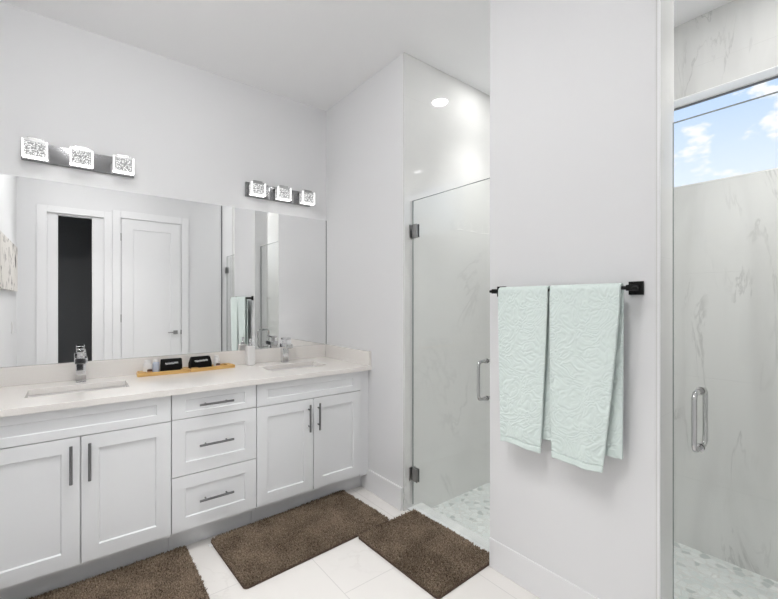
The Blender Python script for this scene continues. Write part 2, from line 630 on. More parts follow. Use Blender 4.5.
# entry wall with its open doorway
D0, D1, DZ = -0.239, 0.305, 2.442
b = MB()
b.box((XL - T, YB - T, -0.12), (D0, YB, ZC))
b.box((D1, YB - T, -0.12), (XS + T, YB, ZC))
b.box((D0, YB - T, DZ), (D1, YB, ZC))
structure(b.build('wall_front', M_wall))
# the room beyond the doorway, its unlit darkness put into the wall colour
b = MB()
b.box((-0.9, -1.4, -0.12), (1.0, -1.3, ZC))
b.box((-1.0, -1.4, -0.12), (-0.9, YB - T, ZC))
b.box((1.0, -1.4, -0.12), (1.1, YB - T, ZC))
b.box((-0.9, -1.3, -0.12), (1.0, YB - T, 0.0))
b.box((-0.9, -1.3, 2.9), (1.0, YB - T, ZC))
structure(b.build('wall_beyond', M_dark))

# shower linings (large polished tiles)
structure(MB().box((XP + 0.002, YE - 0.012, -0.06), (XS, YE, ZC)).build('wall_shower_end', M_tile_end))
structure(MB().box((XPB, YB, -0.06), (XS, YB + 0.010, ZC)).build('wall_shower_entry', M_tile_end))
b = MB()
b.box((XP + 0.002, YP0, -0.06), (XPB, YP0 + 0.012, ZC))
structure(b.build('wall_partition_end', M_tile_end))
b = MB()
b.box((XPB - 0.012, YP0 + 0.012, -0.06), (XPB, YP1, ZC))
structure(b.build('wall_partition_shower', M_tile_side))
b = MB()
for y in (YP0 - 0.001,):
    b.box((XP - 0.001, y, 0.0), (XP + 0.007, y + 0.008, ZC))
structure(b.build('trim_3', M_trim))
structure(MB().box((XP - 0.003, YB, 0), (XP + 0.005, YB + 0.012, ZC)).build('trim_4', M_gasket))

# outer shower wall with the high window
W0, W1, WZ0, WZ1 = 0.20, 1.551, 2.067, 2.597
b = MB()
b.box((XS, YB - T, -0.17), (XS + T, W0, ZC))
b.box((XS, W1, -0.17), (XS + T, YE + T, ZC))
b.box((XS, W0, -0.17), (XS + T, W1, WZ0))
b.box((XS, W0, WZ1), (XS + T, W1, ZC))
structure(b.build('wall_right', M_tile_side))
win = structure(bpy.data.objects.new('window_1', None))
COL.objects.link(win)
win.location = (XS + 0.10, (W0 + W1) / 2, WZ0)
ORG[win.name] = Vector(win.location)
b = MB()
xa, xb_ = XS + 0.095, XS + 0.125
fw = 0.012
b.box((xa, W0, WZ1 - fw), (xb_, W1, WZ1), 0.002)
b.box((xa, W0, WZ0), (xb_, W1, WZ0 + 0.012), 0.002)
b.box((xa, W0, WZ0), (xb_, W0 + fw, WZ1), 0.002)
b.box((xa, W1 - fw, WZ0), (xb_, W1, WZ1), 0.002)
b.box((xa, 1.350, WZ0), (xb_, 1.395, WZ1), 0.002)
b.build('window_frame', M_sash, win)
b = MB()
rv = 0.006
b.box((XS - 0.001, W0, WZ1 - rv), (xa, W1, WZ1))
b.box((XS - 0.001, W0, WZ0), (xa, W1, WZ0 + rv))
b.box((XS - 0.001, W0, WZ0), (xa, W0 + rv, WZ1))
b.box((XS - 0.001, W1 - rv, WZ0), (xa, W1, WZ1))
b.build('window_reveal', M_reveal, win)
b = MB()
b.box((xa + 0.002, W0 + fw, WZ1 - fw - 0.004), (xb_ - 0.004, W1 - fw, WZ1 - fw), 0)
b.build('gasket', M_gasket, win)
b = MB()
b.box((xa + 0.012, W0 + fw, WZ0 + 0.012), (xa + 0.018, W1 - fw, WZ1 - fw))
b.build('window_pane', M_pane, win, 0)

# sills under the two glass doors
structure(MB().box((XP + 0.03, YP1, -0.05), (XPB + 0.004, YE - 0.012, 0.012), 0.003).build('trim_1', M_sill))
structure(MB().box((XP + 0.03, YB + 0.001, -0.05), (XPB + 0.004, YP0, 0.012), 0.003).build('trim_2', M_sill))

# baseboards
def baseboard(name, pts):
    b = MB()
    for a, c in pts:
        b.box(a, c, 0.004)
    return structure(b.build(name, M_trim))
BH = 0.152
baseboard('baseboard_corner', [((XP - 0.014, YE + 0.0, 0), (XP, 2.50, BH))])
baseboard('baseboard_partition', [((XP - 0.008, YP0 + 0.004, 0), (XP, YP1, BH))])
baseboard('baseboard_left', [((XL, YB, 0), (XL + 0.014, 2.38, BH))])
baseboard('baseboard_front', [((XL, YB, 0), (D0 - 0.10, YB + 0.014, BH)), ((1.275, YB, 0), (XP, YB + 0.014, BH))])

# open doorway seen in the mirror
dr = structure(bpy.data.objects.new('door_1', None))
COL.objects.link(dr)
dr.location = ((D0 + D1) / 2, YB, 0)
ORG[dr.name] = Vector(dr.location)
b = MB()
cw = 0.094
for (x0, x1) in ((D0 - cw, D0), (D1, D1 + 0.083)):
    b.box((x0, YB, 0), (x1, YB + 0.016, DZ + 0.075), 0.003)
b.box((D0, YB, DZ), (D1, YB + 0.016, DZ + 0.075), 0.003)
b.build('casing', M_trim, dr)
b = MB().box((D0, YB - 0.07, 0.01), (-0.140, YB - 0.02, DZ), 0.003)
b.build('door_leaf', M_trim, dr)
b = MB().box((0.185, YB - 0.07, 0.01), (D1, YB - 0.02, DZ), 0.003)
b.build('door_leaf', M_trim, dr)
b = MB().box((-0.14, YB - 0.07, DZ - 0.022), (0.185, YB - 0.02, DZ), 0.003)
b.build('head_jamb', M_trim, dr)

# closed panel door seen in the mirror
dr = structure(bpy.data.objects.new('door_2', None))
COL.objects.link(dr)
E0, E1, EZ = 0.478, 1.179, 2.462
dr.location = ((E0 + E1) / 2, YB, 0)
ORG[dr.name] = Vector(dr.location)
b = MB()
b.box((E0 - 0.088, YB, 0), (E0, YB + 0.024, EZ + 0.09), 0.003)
b.box((E1, YB, 0), (E1 + 0.09, YB + 0.024, EZ + 0.09), 0.003)
b.box((E0, YB, EZ), (E1, YB + 0.024, EZ + 0.09), 0.003)
b.build('casing', M_trim, dr)
b = MB().shaker(E0 + 0.010, E1 - 0.010, 0.012, EZ - 0.010, YB + 0.017, th=0.016, fr=0.125, frz=0.125, rec=0.010, facing=1)
leaf = b.build('door_leaf', M_trim, dr)
b = MB()
hx, hz = 1.105, 0.975
b.box((hx - 0.027, YB + 0.017, hz - 0.027), (hx + 0.027, YB + 0.026, hz + 0.027), 0.002)
b.cyl((hx, YB + 0.026, hz), (hx, YB + 0.045, hz), 0.010)
b.box((hx - 0.095, YB + 0.037, hz - 0.008), (hx + 0.010, YB + 0.047, hz + 0.008), 0.003)
b.build('door_handle', M_nickel, dr)
b = MB().box((E1 - 0.008, YB + 0.012, hz - 0.03), (E1 - 0.001, YB + 0.0245, hz + 0.03))
b.build('strike_plate', M_black, dr)
for hz in (0.25, 1.18, 2.22):
    b = MB().cyl((E0 + 0.003, YB + 0.021, hz - 0.05), (E0 + 0.003, YB + 0.021, hz + 0.05), 0.006, n=12)
    b.build('hinge', M_nickel, dr)

# ------------------------------------------------------------------ vanity cabinets
GZ0 = 0.137
def bar_pull(b, p, axis, length, off=0.030):
    """round bar pull on two posts, in front of the face y = p[1]"""
    x, y, z = p
    h = length / 2
    if axis == 'x':
        b.cyl((x - h, y - off, z), (x + h, y - off, z), 0.0064, n=16)
        for s in (-0.62, 0.62):
            b.cyl((x + s * h, y, z), (x + s * h, y - off, z), 0.0045, n=12)
    else:
        b.cyl((x, y - off, z - h), (x, y - off, z + h), 0.0064, n=16)
        for s in (-0.62, 0.62):
            b.cyl((x, y, z + s * h), (x, y - off, z + s * h), 0.0045, n=12)

def carcass(b, x0, x1):
    b.box((x0 + 0.001, YF + 0.020, 0.115), (x1 - 0.001, YV - 0.002, ZT - 0.185))
    b.box((x0 + 0.001, YF + 0.020, ZT - 0.185), (x1 - 0.001, YF + 0.05, ZT - 0.033))
    b.box((x0 + 0.001, YV - 0.08, ZT - 0.185), (x1 - 0.001, YV - 0.002, ZT - 0.033))
    for x in (x0 + 0.001, x1 - 0.019):
        b.box((x, YF + 0.020, ZT - 0.185), (x + 0.018, YV - 0.002, ZT - 0.033))

def sink_cabinet(x0, x1, label, filler):
    t = thing('sink_cabinet', label, 'cabinet', ((x0 + x1) / 2, YF + 0.30, 0))
    b = MB()
    carcass(b, x0, x1)
    b.build('cabinet_body', M_cab, t)
    fx0, fx1 = min(x0, filler[0]), max(x1, filler[1])
    MB().box((fx0 + 0.001, 2.50, 0.0), (fx1 - 0.001, 2.52, 0.1145)).build('toe_kick', M_cab, t)
    MB().box((filler[0] + 0.0015, YF + 0.014, 0.115), (filler[1] - 0.0015, YF + 0.034, ZT - 0.034), 0.001).build('filler_strip', M_cab, t)
    g = 0.0024
    MB().shaker(x0 + g, x1 - g, 0.7455, ZT - 0.036, YF, fr=0.065, frz=0.040, rec=0.008).build('false_drawer_front', M_cab, t)
    xm = (x0 + x1) / 2
    for (a, c, hx) in ((x0 + g, xm - g, xm - 0.036), (xm + g, x1 - g, xm + 0.034)):
        d = MB().shaker(a, c, GZ0, 0.7415, YF, fr=0.068, rec=0.009).build('door', M_cab, t)
        b = MB()
        bar_pull(b, (hx, YF, 0.621), 'z', 0.178)
        b.build('handle', M_pull, d)
    return t
sink_cabinet(-0.357, 0.414, 'white shaker sink cabinet left of the drawers, under the sink nearer the doorway', (XL, -0.357))
sink_cabinet(0.874, 1.639, 'white shaker sink cabinet right of the drawers, against the corner wall', (1.639, XP))
t = thing('drawer_cabinet', 'white shaker cabinet of three drawers between the two sink cabinets', 'cabinet', (0.644, YF + 0.30, 0))
b = MB()
carcass(b, 0.414, 0.874)
b.build('cabinet_body', M_cab, t)
MB().box((0.415, 2.50, 0.0), (0.873, 2.52, 0.1145)).build('toe_kick', M_cab, t)
for (z0, z1, fz) in ((0.7475, ZT - 0.036, 0.034), (0.437, 0.7435, 0.068), (GZ0, 0.433, 0.068)):
    d = MB().shaker(0.4158, 0.8722, z0, z1, YF, fr=0.066, frz=fz, rec=0.008).build('drawer', M_cab, t)
    b = MB()
    bar_pull(b, (0.640, YF, (z0 + z1) / 2), 'x', 0.182)
    b.build('handle', M_pull, d)

# ------------------------------------------------------------------ counter, sinks, faucets
SX = (0.030, 1.268)
SW, SY0, SY1 = 0.215, 2.610, 2.852
t = thing('countertop', 'long white quartz worktop with backsplash along the mirror wall', 'countertop', (0.6, 2.7, ZT - 0.032))
xs = [XL, SX[0] - SW, SX[0] + SW, SX[1] - SW, SX[1] + SW, XP]
ys = [2.3795, SY0, SY1, YV]
b = MB()
vg = [[b.bm.verts.new((x, y, ZT - 0.032)) for y in ys] for x in xs]
fs = []
for i in range(5):
    for j in range(3):
        if j == 1 and i in (1, 3):
            continue
        fs.append(b.bm.faces.new((vg[i][j], vg[i + 1][j], vg[i + 1][j + 1], vg[i][j + 1])))
ex = bmesh.ops.extrude_face_region(b.bm, geom=fs)
bmesh.ops.translate(b.bm, verts=[v for v in ex['geom'] if isinstance(v, bmesh.types.BMVert)], vec=(0, 0, 0.032))
bmesh.ops.recalc_face_normals(b.bm, faces=b.bm.faces[:])
ee = [e for e in b.bm.edges if len(e.link_faces) == 2 and e.calc_face_angle(0) > 1]
bmesh.ops.bevel(b.bm, geom=ee, offset=0.002, segments=2, profile=0.5, affect='EDGES')
b.build('slab', M_counter, t)
MB().box((XL + 0.001, YV - 0.021, ZT), (XP - 0.001, YV - 0.001, 1.0225), 0.0015).build('backsplash', M_counter, t)
MB().box((XP - 0.021, 2.381, ZT), (XP - 0.001, YV - 0.0215, 1.0225), 0.0015).build('side_splash', M_counter, t)

def sink(cx, label):
    t = thing('undermount_sink', label, 'sink', (cx, (SY0 + SY1) / 2, ZT - 0.170))
    b = MB()
    x0, x1, y0, y1 = cx - SW - 0.004, cx + SW + 0.004, SY0 - 0.004, SY1 + 0.004
    zt, zb, th = ZT - 0.0335, ZT - 0.155, 0.012
    v = b.bm.verts.new
    def ring(dx, z): return [v((x0 - dx, y0 - dx, z)), v((x1 + dx, y0 - dx, z)), v((x1 + dx, y1 + dx, z)), v((x0 - dx, y1 + dx, z))]
    r = [ring(th, zt), ring(0, zt), ring(-0.012, zb), ring(th - 0.006, zb - 0.014)]
    for a, c in ((r[0], r[1]), (r[1], r[2]), (r[3], r[0])):
        for j in range(4):
            b.bm.faces.new((a[j], a[(j + 1) % 4], c[(j + 1) % 4], c[j]))
    b.bm.faces.new(r[2])
    b.bm.faces.new(r[3])
    bmesh.ops.recalc_face_normals(b.bm, faces=b.bm.faces[:])
    inner = [e for e in b.bm.edges if (e.verts[0] in r[2] or e.verts[1] in r[2])]
    bmesh.ops.bevel(b.bm, geom=inner, offset=0.018, segments=4, profile=0.5, affect='EDGES')
    b.build('basin', M_porc, t)
    b = MB()
    b.lathe((cx, (SY0 + SY1) / 2 + 0.02, zb + 0.0005), [(0.030, 0.0), (0.030, 0.003), (0.022, 0.004), (0.020, 0.002), (0.004, 0.0025)], 24)
    b.build('drain', M_chrome, t)
    return t
s0 = sink(SX[0], 'white rectangular undermount sink in front of the faucet nearest the doorway reflection')
dup(s0, (SX[1], (SY0 + SY1) / 2, ZT - 0.170), 'white rectangular undermount sink near the corner wall and the soap bottle')

FY = 2.935
t = thing('faucet', 'square chrome single-lever faucet at the left sink, dark doorway mirrored behind it', 'faucet', (SX[0] + 0.006, FY, ZT))
fx = SX[0] + 0.006
b = MB()
b.box((fx - 0.026, FY - 0.026, ZT), (fx + 0.026, FY + 0.026, ZT + 0.006), 0.002)
b.box((fx - 0.0245, FY - 0.0225, ZT + 0.006), (fx + 0.0245, FY + 0.0225, ZT + 0.130), 0.004)
body = b.build('faucet_body', M_chrome, t)
b = MB()
b.box((fx - 0.030, FY - 0.092, ZT + 0.116), (fx + 0.030, FY + 0.0245, ZT + 0.147), 0.003)
b.build('spout', M_chrome, t)
MB().box((fx - 0.018, FY - 0.088, ZT + 0.1145), (fx + 0.018, FY - 0.064, ZT + 0.1162)).build('outlet', M_black, t)
b = MB()
b.cyl((fx, FY, ZT + 0.147), (fx, FY, ZT + 0.176), 0.018)
Mx = Matrix.Translation((fx, FY, ZT + 0.180)) @ Matrix.Rotation(R(-3), 4, 'X')
b.box((-0.021, -0.075, -0.004), (0.021, 0.022, 0.012), 0.003, M=Mx)
b.build('lever', M_chrome, t)
dup(t, (SX[1] + 0.018, FY, ZT), 'square chrome single-lever faucet at the right sink, beside the white soap bottle')

# ------------------------------------------------------------------ mirror
t = thing('wall_mirror', 'wide frameless mirror above the vanity backsplash', 'mirror', (0.6, YV, 1.0236))
MB().box((XL + 0.001, YV - 0.006, 1.0236), (XP - 0.004, YV - 0.0005, 2.0865)).build('mirror_glass', M_mirror, t, 0)
MB().box((XP - 0.0042, YV - 0.008, 1.0236), (XP - 0.0005, YV - 0.0005, 2.0865)).build('edge_strip', M_gasket, t)

# ------------------------------------------------------------------ vanity lights
def light_bar(cx, label):
    t = thing('vanity_light', label, 'light', (cx, YV, 2.236), 'crystal bar lights over the mirror')
    b = MB().box((cx - 0.268, YV - 0.022, 2.182), (cx + 0.268, YV - 0.0005, 2.290), 0.002)
    b.build('back_plate', M_plate, t)
    for k in (-1, 0, 1):
        x = cx + k * 0.2045
        yf, yk = YV - 0.118, YV - 0.040
        MB().cyl((x, YV - 0.022, 2.236), (x, yk, 2.236), 0.016, n=20).build('arm', M_chrome, t)
        c = MB().box((x - 0.046, yf, 2.184), (x + 0.046, yk, 2.262), 0.002).build('crystal_shade', M_crystal, t)
        b = MB()
        for s in (-1, 1):
            MB().box((x + s * 0.0465, yf - 0.003, 2.184), (x + s * 0.0545, yf + 0.010, 2.272), 0.001).build('acrylic_edge', M_acryl, c)
        b = MB()
        b.box((x - 0.0545, yf - 0.003, 2.1785), (x + 0.0545, yf + 0.040, 2.1835), 0.001)
        b.build('acrylic_base', M_acryl_base, c)
        b = MB()
        b.box((x - 0.046, yf + 0.004, 2.2625), (x + 0.046, yk, 2.276), 0.001)
        b.box((x - 0.034, yf + 0.012, 2.276), (x + 0.034, yk - 0.012, 2.288), 0.002)
        b.build('cap', M_nickel, c)
    return t
lb = light_bar(0.040, 'three-block crystal bar light over the left sink, mirrored doorway below it')
dup(lb, (1.287, YV, 2.236), 'three-block crystal bar light over the right sink, next to the corner wall')

# ------------------------------------------------------------------ ceiling downlights: one mirrored in the tile, the rest added fill
def downlight(x, y, watts, label, beam=88, r=0.062, lens=None):
    t = thing('recessed_downlight', label, 'light', (x, y, ZC), 'recessed ceiling lights')
    b = MB()
    b.lathe((x, y, ZC), [(r, -0.0045), (r + 0.020, -0.003), (r + 0.022, -0.0005), (r, -0.0005), (r, -0.0045)], 40, cap=False)
    b.build('trim_ring', M_trim, t)
    MB().cyl((x, y, ZC - 0.003), (x, y, ZC - 0.0007), r - 0.001, n=40).build('lens', lens or M_lens, t)
    ld = bpy.data.lights.new('beam', 'SPOT')
    ld.energy = watts
    ld.color = (1.0, 0.995, 0.985)
    ld.spot_size = R(beam)
    ld.spot_blend = 1.0
    ld.shadow_soft_size = r
    lo = bpy.data.objects.new('beam', ld)
    COL.objects.link(lo)
    lo.parent = t
    lo.location = (0, 0, -0.07)
    return t
downlight(2.376, 1.697, SPOT_SHOWER * 0.5, 'round recessed downlight in the shower ceiling, mirrored in the tiled end wall')
downlight(2.25, 0.30, SPOT_SHOWER, 'added unseen fill downlight in the shower ceiling near the window end', lens=M_lens_s)  # added unseen lamp, its lens boosted to brighten the shower wall
downlight(0.00, 0.70, SPOT_ROOM_FILL, 'added unseen fill downlight in the bathroom ceiling, nearest the left wall')  # this and the next two are unseen downlights added to brighten the bathroom
downlight(0.55, 0.75, SPOT_ROOM_FILL, 'added unseen fill downlight in the bathroom ceiling, nearest the panel door')
downlight(0.45, 1.70, SPOT_ROOM_FILL, 'added unseen fill downlight in the bathroom ceiling, nearest the vanity drawers')
LX, LY, LZ = 0.05, 1.50, ZC - 0.105  # unseen lamp added to fill the walls and ceiling with light
t = thing('fill_ceiling_lamp', 'shallow round opal fill lamp, unseen, added flush on the bathroom ceiling', 'light', (LX, LY, ZC))
b = MB()
b.cyl((LX, LY, ZC - 0.0005), (LX, LY, ZC - 0.024), 0.085, n=40)
b.build('canopy', M_nickel, t)
b = MB()
b.lathe((LX, LY, LZ), [(0.150 * math.sin(R(a)), -0.082 * math.cos(R(a))) for a in range(6, 176, 7)], 40)
b.build('globe', M_dome, t)

# ------------------------------------------------------------------ glass shower doors
GX = 1.787
def shower_door(y_hinge, y_free, hy, label, s):
    """s = +1: hinged on the +Y side"""
    t = thing('shower_door', label, 'shower door', (GX, (y_hinge + y_free) / 2, 0.016))
    y0, y1 = sorted((y_hinge, y_free))
    z0, z1 = 0.030, 2.060
    g = MB().box((GX - 0.005, y0 + 0.0015, z0 + 0.0015), (GX + 0.005, y1 - 0.0015, z1 - 0.0015)).build('glass_panel', M_glass, t, 0)
    b = MB()
    b.box((GX - 0.005, y0, z0), (GX + 0.005, y0 + 0.0015, z1))
    b.box((GX - 0.005, y1 - 0.0015, z0), (GX + 0.005, y1, z1))
    b.box((GX - 0.005, y0 + 0.0015, z1 - 0.0015), (GX + 0.005, y1 - 0.0015, z1))
    b.build('polished_edge', M_glass_edge, g)
    yw = y_hinge + s * 0.0085                 # face of the wall
    for z in (0.236, 1.856):
        b = MB()
        for sx in (-1, 1):
            xa = GX + sx * 0.0051
            b.box((min(xa, xa + sx * 0.008), min(y_hinge - s * 0.054, yw - s * 0.016), z - 0.044),
                  (max(xa, xa + sx * 0.008), max(y_hinge - s * 0.054, yw - s * 0.016), z + 0.044), 0.002)
        b.cyl((GX, yw - s * 0.011, z - 0.030), (GX, yw - s * 0.011, z + 0.030), 0.0075, n=16)
        b.box((GX - 0.026, min(yw - s * 0.0065, yw - s * 0.0002), z - 0.044), (GX + 0.026, max(yw - s * 0.0065, yw - s * 0.0002), z + 0.044), 0.001)
        b.build('hinge', M_nickel, t)
    zc, hh, d, rr = 0.955, 0.103, 0.061, 0.026
    b = MB()
    for sx in (-1, 1):
        pts = []
        xg = GX + sx * 0.005
        xo = xg + sx * d
        pts.append((xg, hy, zc - hh))
        for k in range(7):
            an = R(90) * k / 6
            pts.append((xo - sx * rr + sx * rr * math.sin(an), hy, zc - hh + rr - rr * math.cos(an)))
        for k in range(7):
            an = R(90) * k / 6
            pts.append((xo - sx * rr + sx * rr * math.cos(an), hy, zc + hh - rr + rr * math.sin(an)))
        pts.append((xg, hy, zc + hh))
        b.tube(pts, 0.0086, 16)
        for z in (zc - hh, zc + hh):
            b.cyl((xg, hy, z), (xg + sx * 0.004, hy, z), 0.0135, n=20)
    b.build('handle', M_pullc, t)
    return t
shower_door(YE - 0.021, YP1 + 0.006, 1.400, 'frameless glass shower door between the corner wall and the towel wall', 1)
shower_door(YB + 0.019, YP0 - 0.022, 0.442, 'frameless glass shower door right of the towel wall, window behind it', -1)

# ------------------------------------------------------------------ towel bar and towels
BX, BZ = 1.650, 1.435
t = thing('towel_bar', 'matte black towel bar fixed to the partition wall', 'towel bar', (XP, 0.93, BZ))
b = MB()
b.cyl((BX, 0.595, BZ), (BX, 1.268, BZ), 0.0070, n=20)
b.build('rail', M_black, t)
for y in (0.624, 1.243):
    b = MB()
    b.box((XP - 0.010, y - 0.026, BZ - 0.026), (XP, y + 0.026, BZ + 0.026), 0.002)
    b.box((BX - 0.009, y - 0.011, BZ - 0.011), (XP - 0.009, y + 0.011, BZ + 0.011), 0.002)
    b.build('bracket', M_black, t)

def towel(name, label, y0, y1, front, back, zf, zb, seed, xoff):
    """a folded bath towel over the bar; front/back = (left, right) edges in Y at the bottom of each flap"""
    t = thing(name, label, 'towel', (BX, (y0 + y1) / 2, BZ), 'mint towels on the bar')
    rnd = random.Random(seed)
    rb = 0.0135
    nu = 41
    def prof(s0, s1, n):
        # path parameter: negative = front flap, 0..1 = over the bar, above 1 = back flap
        return [s0 + (s1 - s0) * k / (n - 1) for k in range(n)]
    ph = [rnd.uniform(0, 6.28) for _ in range(6)]
    def P(u, s):
        if s < 0:       # front, s = -1 bottom
            q = -s
            z = BZ - q * (BZ - zf)
            a = y1 + (front[1] - y1) * q ** 1.3
            c = y0 + (front[0] - y0) * q ** 1.3
            x = BX - rb - 0.004 * q + xoff * q
            wv = 0.0065 * q ** 0.6 * math.sin(u * 7.2 + ph[0] + 0.8 * q) + 0.003 * q * math.sin(u * 15 + ph[1])
            dz = 0.004 * math.sin(u * 5 + ph[2]) * q
        elif s <= 1:
            an = math.pi * s
            z = BZ + rb * math.sin(an)
            x = BX - rb * math.cos(an)
            a, c = y1, y0
            wv = dz = 0
        else:
            q = s - 1
            z = BZ - q * (BZ - zb)
            a = y1 + (back[1] - y1) * q
            c = y0 + (back[0] - y0) * q
            x = BX + rb + 0.004 * q
            wv = 0.003 * q * math.sin(u * 6 + ph[3])
            dz = 0
        y = a + (c - a) * u
        return Vector((x - wv, y, z + dz))
    S = prof(-0.962, -1e-6, 60) + prof(0, 1, 13)[1:] + prof(1, 2, 54)[1:]
    def sheet(Ss, nm, m, th, parent):
        b = MB()
        g = [[b.bm.verts.new(P(k / (nu - 1), s)) for k in range(nu)] for s in Ss]
        for i in range(len(Ss) - 1):
            for k in range(nu - 1):
                b.bm.faces.new((g[i][k], g[i][k + 1], g[i + 1][k + 1], g[i + 1][k]))
        o = b.build(nm, m, parent, 60)
        mo = o.modifiers.new('thick', 'SOLIDIFY')
        mo.thickness = th
        mo.offset = 0.0
        bv = o.modifiers.new('soft', 'BEVEL')
        bv.width = th * 0.35
        bv.segments = 3
        bv.limit_method = 'ANGLE'
        bv.angle_limit = R(50)
        return o
    sheet(S, 'terry_cloth', M_towel, 0.0125, t)
    sheet(prof(-1.0, -0.9625, 5), 'hem', M_hem, 0.0105, t)
    return t
towel('bath_towel', 'mint green bath towel on the bar next to the black bracket, longer front flap', 0.650, 0.938,
      (0.716, 0.926), (0.655, 0.93), 0.706, 0.772, 3, 0.0)
towel('bath_towel', 'narrower mint green towel at the far end of the bar, beside the shower door', 0.948, 1.208,
      (0.986, 1.196), (0.946, 1.205), 0.708, 0.765, 11, 0.0)

# ------------------------------------------------------------------ counter items
def tray(cx, cy, rz, L_, label):
    t = thing('bamboo_tray', label, 'tray', (cx, cy, ZT), 'bamboo trays on the counter')
    b = MB()
    h = L_ / 2
    wd = 0.046
    z = ZT
    b.box((cx - h, cy - wd, z), (cx + h, cy + wd, z + 0.006), 0.001)
    for s in (-1, 1):
        b.box((cx - h, cy + s * wd - 0.004, z), (cx + h, cy + s * wd + 0.004, z + 0.024), 0.002)
        b.box((cx + s * h - 0.005, cy - wd, z), (cx + s * h + 0.005, cy + wd, z + 0.020), 0.002)
    b.build('tray_body', M_bamboo, t)
    for s in (-1, 1):
        b = MB()
        b.box((cx + s * (h - 0.026) - 0.020, cy - wd + 0.004, z + 0.0195), (cx + s * (h - 0.026) + 0.020, cy + wd - 0.004, z + 0.0255), 0.002)
        b.build('end_ledge', M_bamboo, t)
    t.rotation_euler = (0, 0, rz)
    return t
TA = (0.462, 2.945, R(-3)); TB = (0.756, 2.952, R(4))
tray(*TA, 0.286, 'bamboo tray closer to the left sink, holding a black pouch and white bottle')
tray(*TB, 0.286, 'bamboo tray closer to the soap bottle, black pouch at its left end')

def on(tr, dx, dy):
    c, s = math.cos(tr[2]), math.sin(tr[2])
    return tr[0] + dx * c - dy * s, tr[1] + dx * s + dy * c

def pouch(tr, dx, wd, top, label, seed):
    x, y = on(tr, dx, 0.012)
    zb = ZT + 0.0065
    t = thing('toiletry_pouch', label, 'pouch', (x, y, zb), 'black toiletry pouches')
    b = MB()
    h, d = 0.088, 0.026
    v = b.bm.verts.new
    pr = [(wd / 2 - 0.003, d - 0.002, 0), (wd / 2, d, 0.01), (wd / 2, d, 0.045), (top / 2, d * 0.55, h - 0.004), (top / 2 - 0.004, d * 0.30, h)]
    rings = [[v((x - a, y - e, zb + z)), v((x + a, y - e, zb + z)), v((x + a, y + e, zb + z)), v((x - a, y + e, zb + z))] for a, e, z in pr]
    for r0, r1 in zip(rings, rings[1:]):
        for j in range(4):
            b.bm.faces.new((r0[j], r0[(j + 1) % 4], r1[(j + 1) % 4], r1[j]))
    b.bm.faces.new(list(reversed(rings[0]))); b.bm.faces.new(rings[-1])
    bmesh.ops.recalc_face_normals(b.bm, faces=b.bm.faces[:])
    bmesh.ops.bevel(b.bm, geom=b.bm.edges[:], offset=0.003, segments=2, profile=0.5, affect='EDGES')
    b.build('pouch_body', M_pouch, t)
    b = MB()                                    # white script across the front (too small to read in the photo)
    rnd = random.Random(seed)
    n = 9
    z0 = 0.058
    def yy(z): return y - d - 0.0012 + (z - 0.045) / (h - 0.049) * d * 0.45
    pts = []
    for k in range(n * 4 + 1):
        u = k / (n * 4)
        zz = z0 + 0.0062 * math.sin(k * math.pi / 2 + rnd.uniform(-0.3, 0.3)) + (0.005 if k == 2 else 0) + u * 0.004
        pts.append((x - wd * 0.30 + wd * 0.60 * u, yy(zz), zb + zz))
    b.tube(pts, 0.0016, 6)
    b.build('printed_word', M_print, t)
    t.rotation_euler = (0, 0, tr[2])
    return t
pouch(TA, 0.045, 0.124, 0.122, 'black pouch with white script on the tray nearer the left sink', 1)
pouch(TB, -0.070, 0.138, 0.122, 'black pouch with white script on the tray nearer the soap bottle', 2)

def small(name, tr, dx, dy, label, cat, parts):
    x, y = on(tr, dx, dy)
    t = thing(name, label, cat, (x, y, ZT + 0.0065))
    for nm, prof, m in parts:
        MB().lathe((x, y, ZT + 0.0065), prof, 24).build(nm, m, t)
    return t
small('lotion_bottle', TA, -0.090, 0.010, 'squat white lotion bottle at the left end of the left tray', 'bottle',
      [('bottle_body', [(0.023, 0), (0.025, 0.003), (0.025, 0.062), (0.021, 0.068)], M_bottle), ('cap', [(0.017, 0.0685), (0.017, 0.086), (0.014, 0.089)], M_bottle)])
small('shampoo_bottle', TA, -0.042, 0.014, 'pale bluish bottle between the white bottle and the black pouch', 'bottle',
      [('bottle_body', [(0.018, 0), (0.020, 0.003), (0.020, 0.066), (0.014, 0.073)], M_bluew), ('cap', [(0.013, 0.0735), (0.013, 0.087), (0.010, 0.090)], M_bottle)])
small('soap_jar', TA, -0.080, -0.026, 'small amber jar with dark brown lid at the front of the left tray', 'jar',
      [('jar_body', [(0.013, 0), (0.015, 0.003), (0.015, 0.020), (0.013, 0.022)], M_amber), ('lid', [(0.014, 0.0222), (0.014, 0.032), (0.008, 0.035)], M_brown)])
small('lotion_bottle', TB, 0.040, 0.014, 'squat white lotion bottle right of the black pouch on the right tray', 'bottle',
      [('bottle_body', [(0.018, 0), (0.020, 0.003), (0.020, 0.060), (0.017, 0.066)], M_bottle), ('cap', [(0.015, 0.0665), (0.015, 0.082), (0.012, 0.085)], M_bottle)])
small('soap_jar', TB, 0.036, -0.024, 'small pinkish jar with dark brown lid on the right tray', 'jar',
      [('jar_body', [(0.013, 0), (0.015, 0.003), (0.015, 0.018), (0.013, 0.020)], M_pink), ('lid', [(0.014, 0.0202), (0.014, 0.030), (0.008, 0.033)], M_brown)])

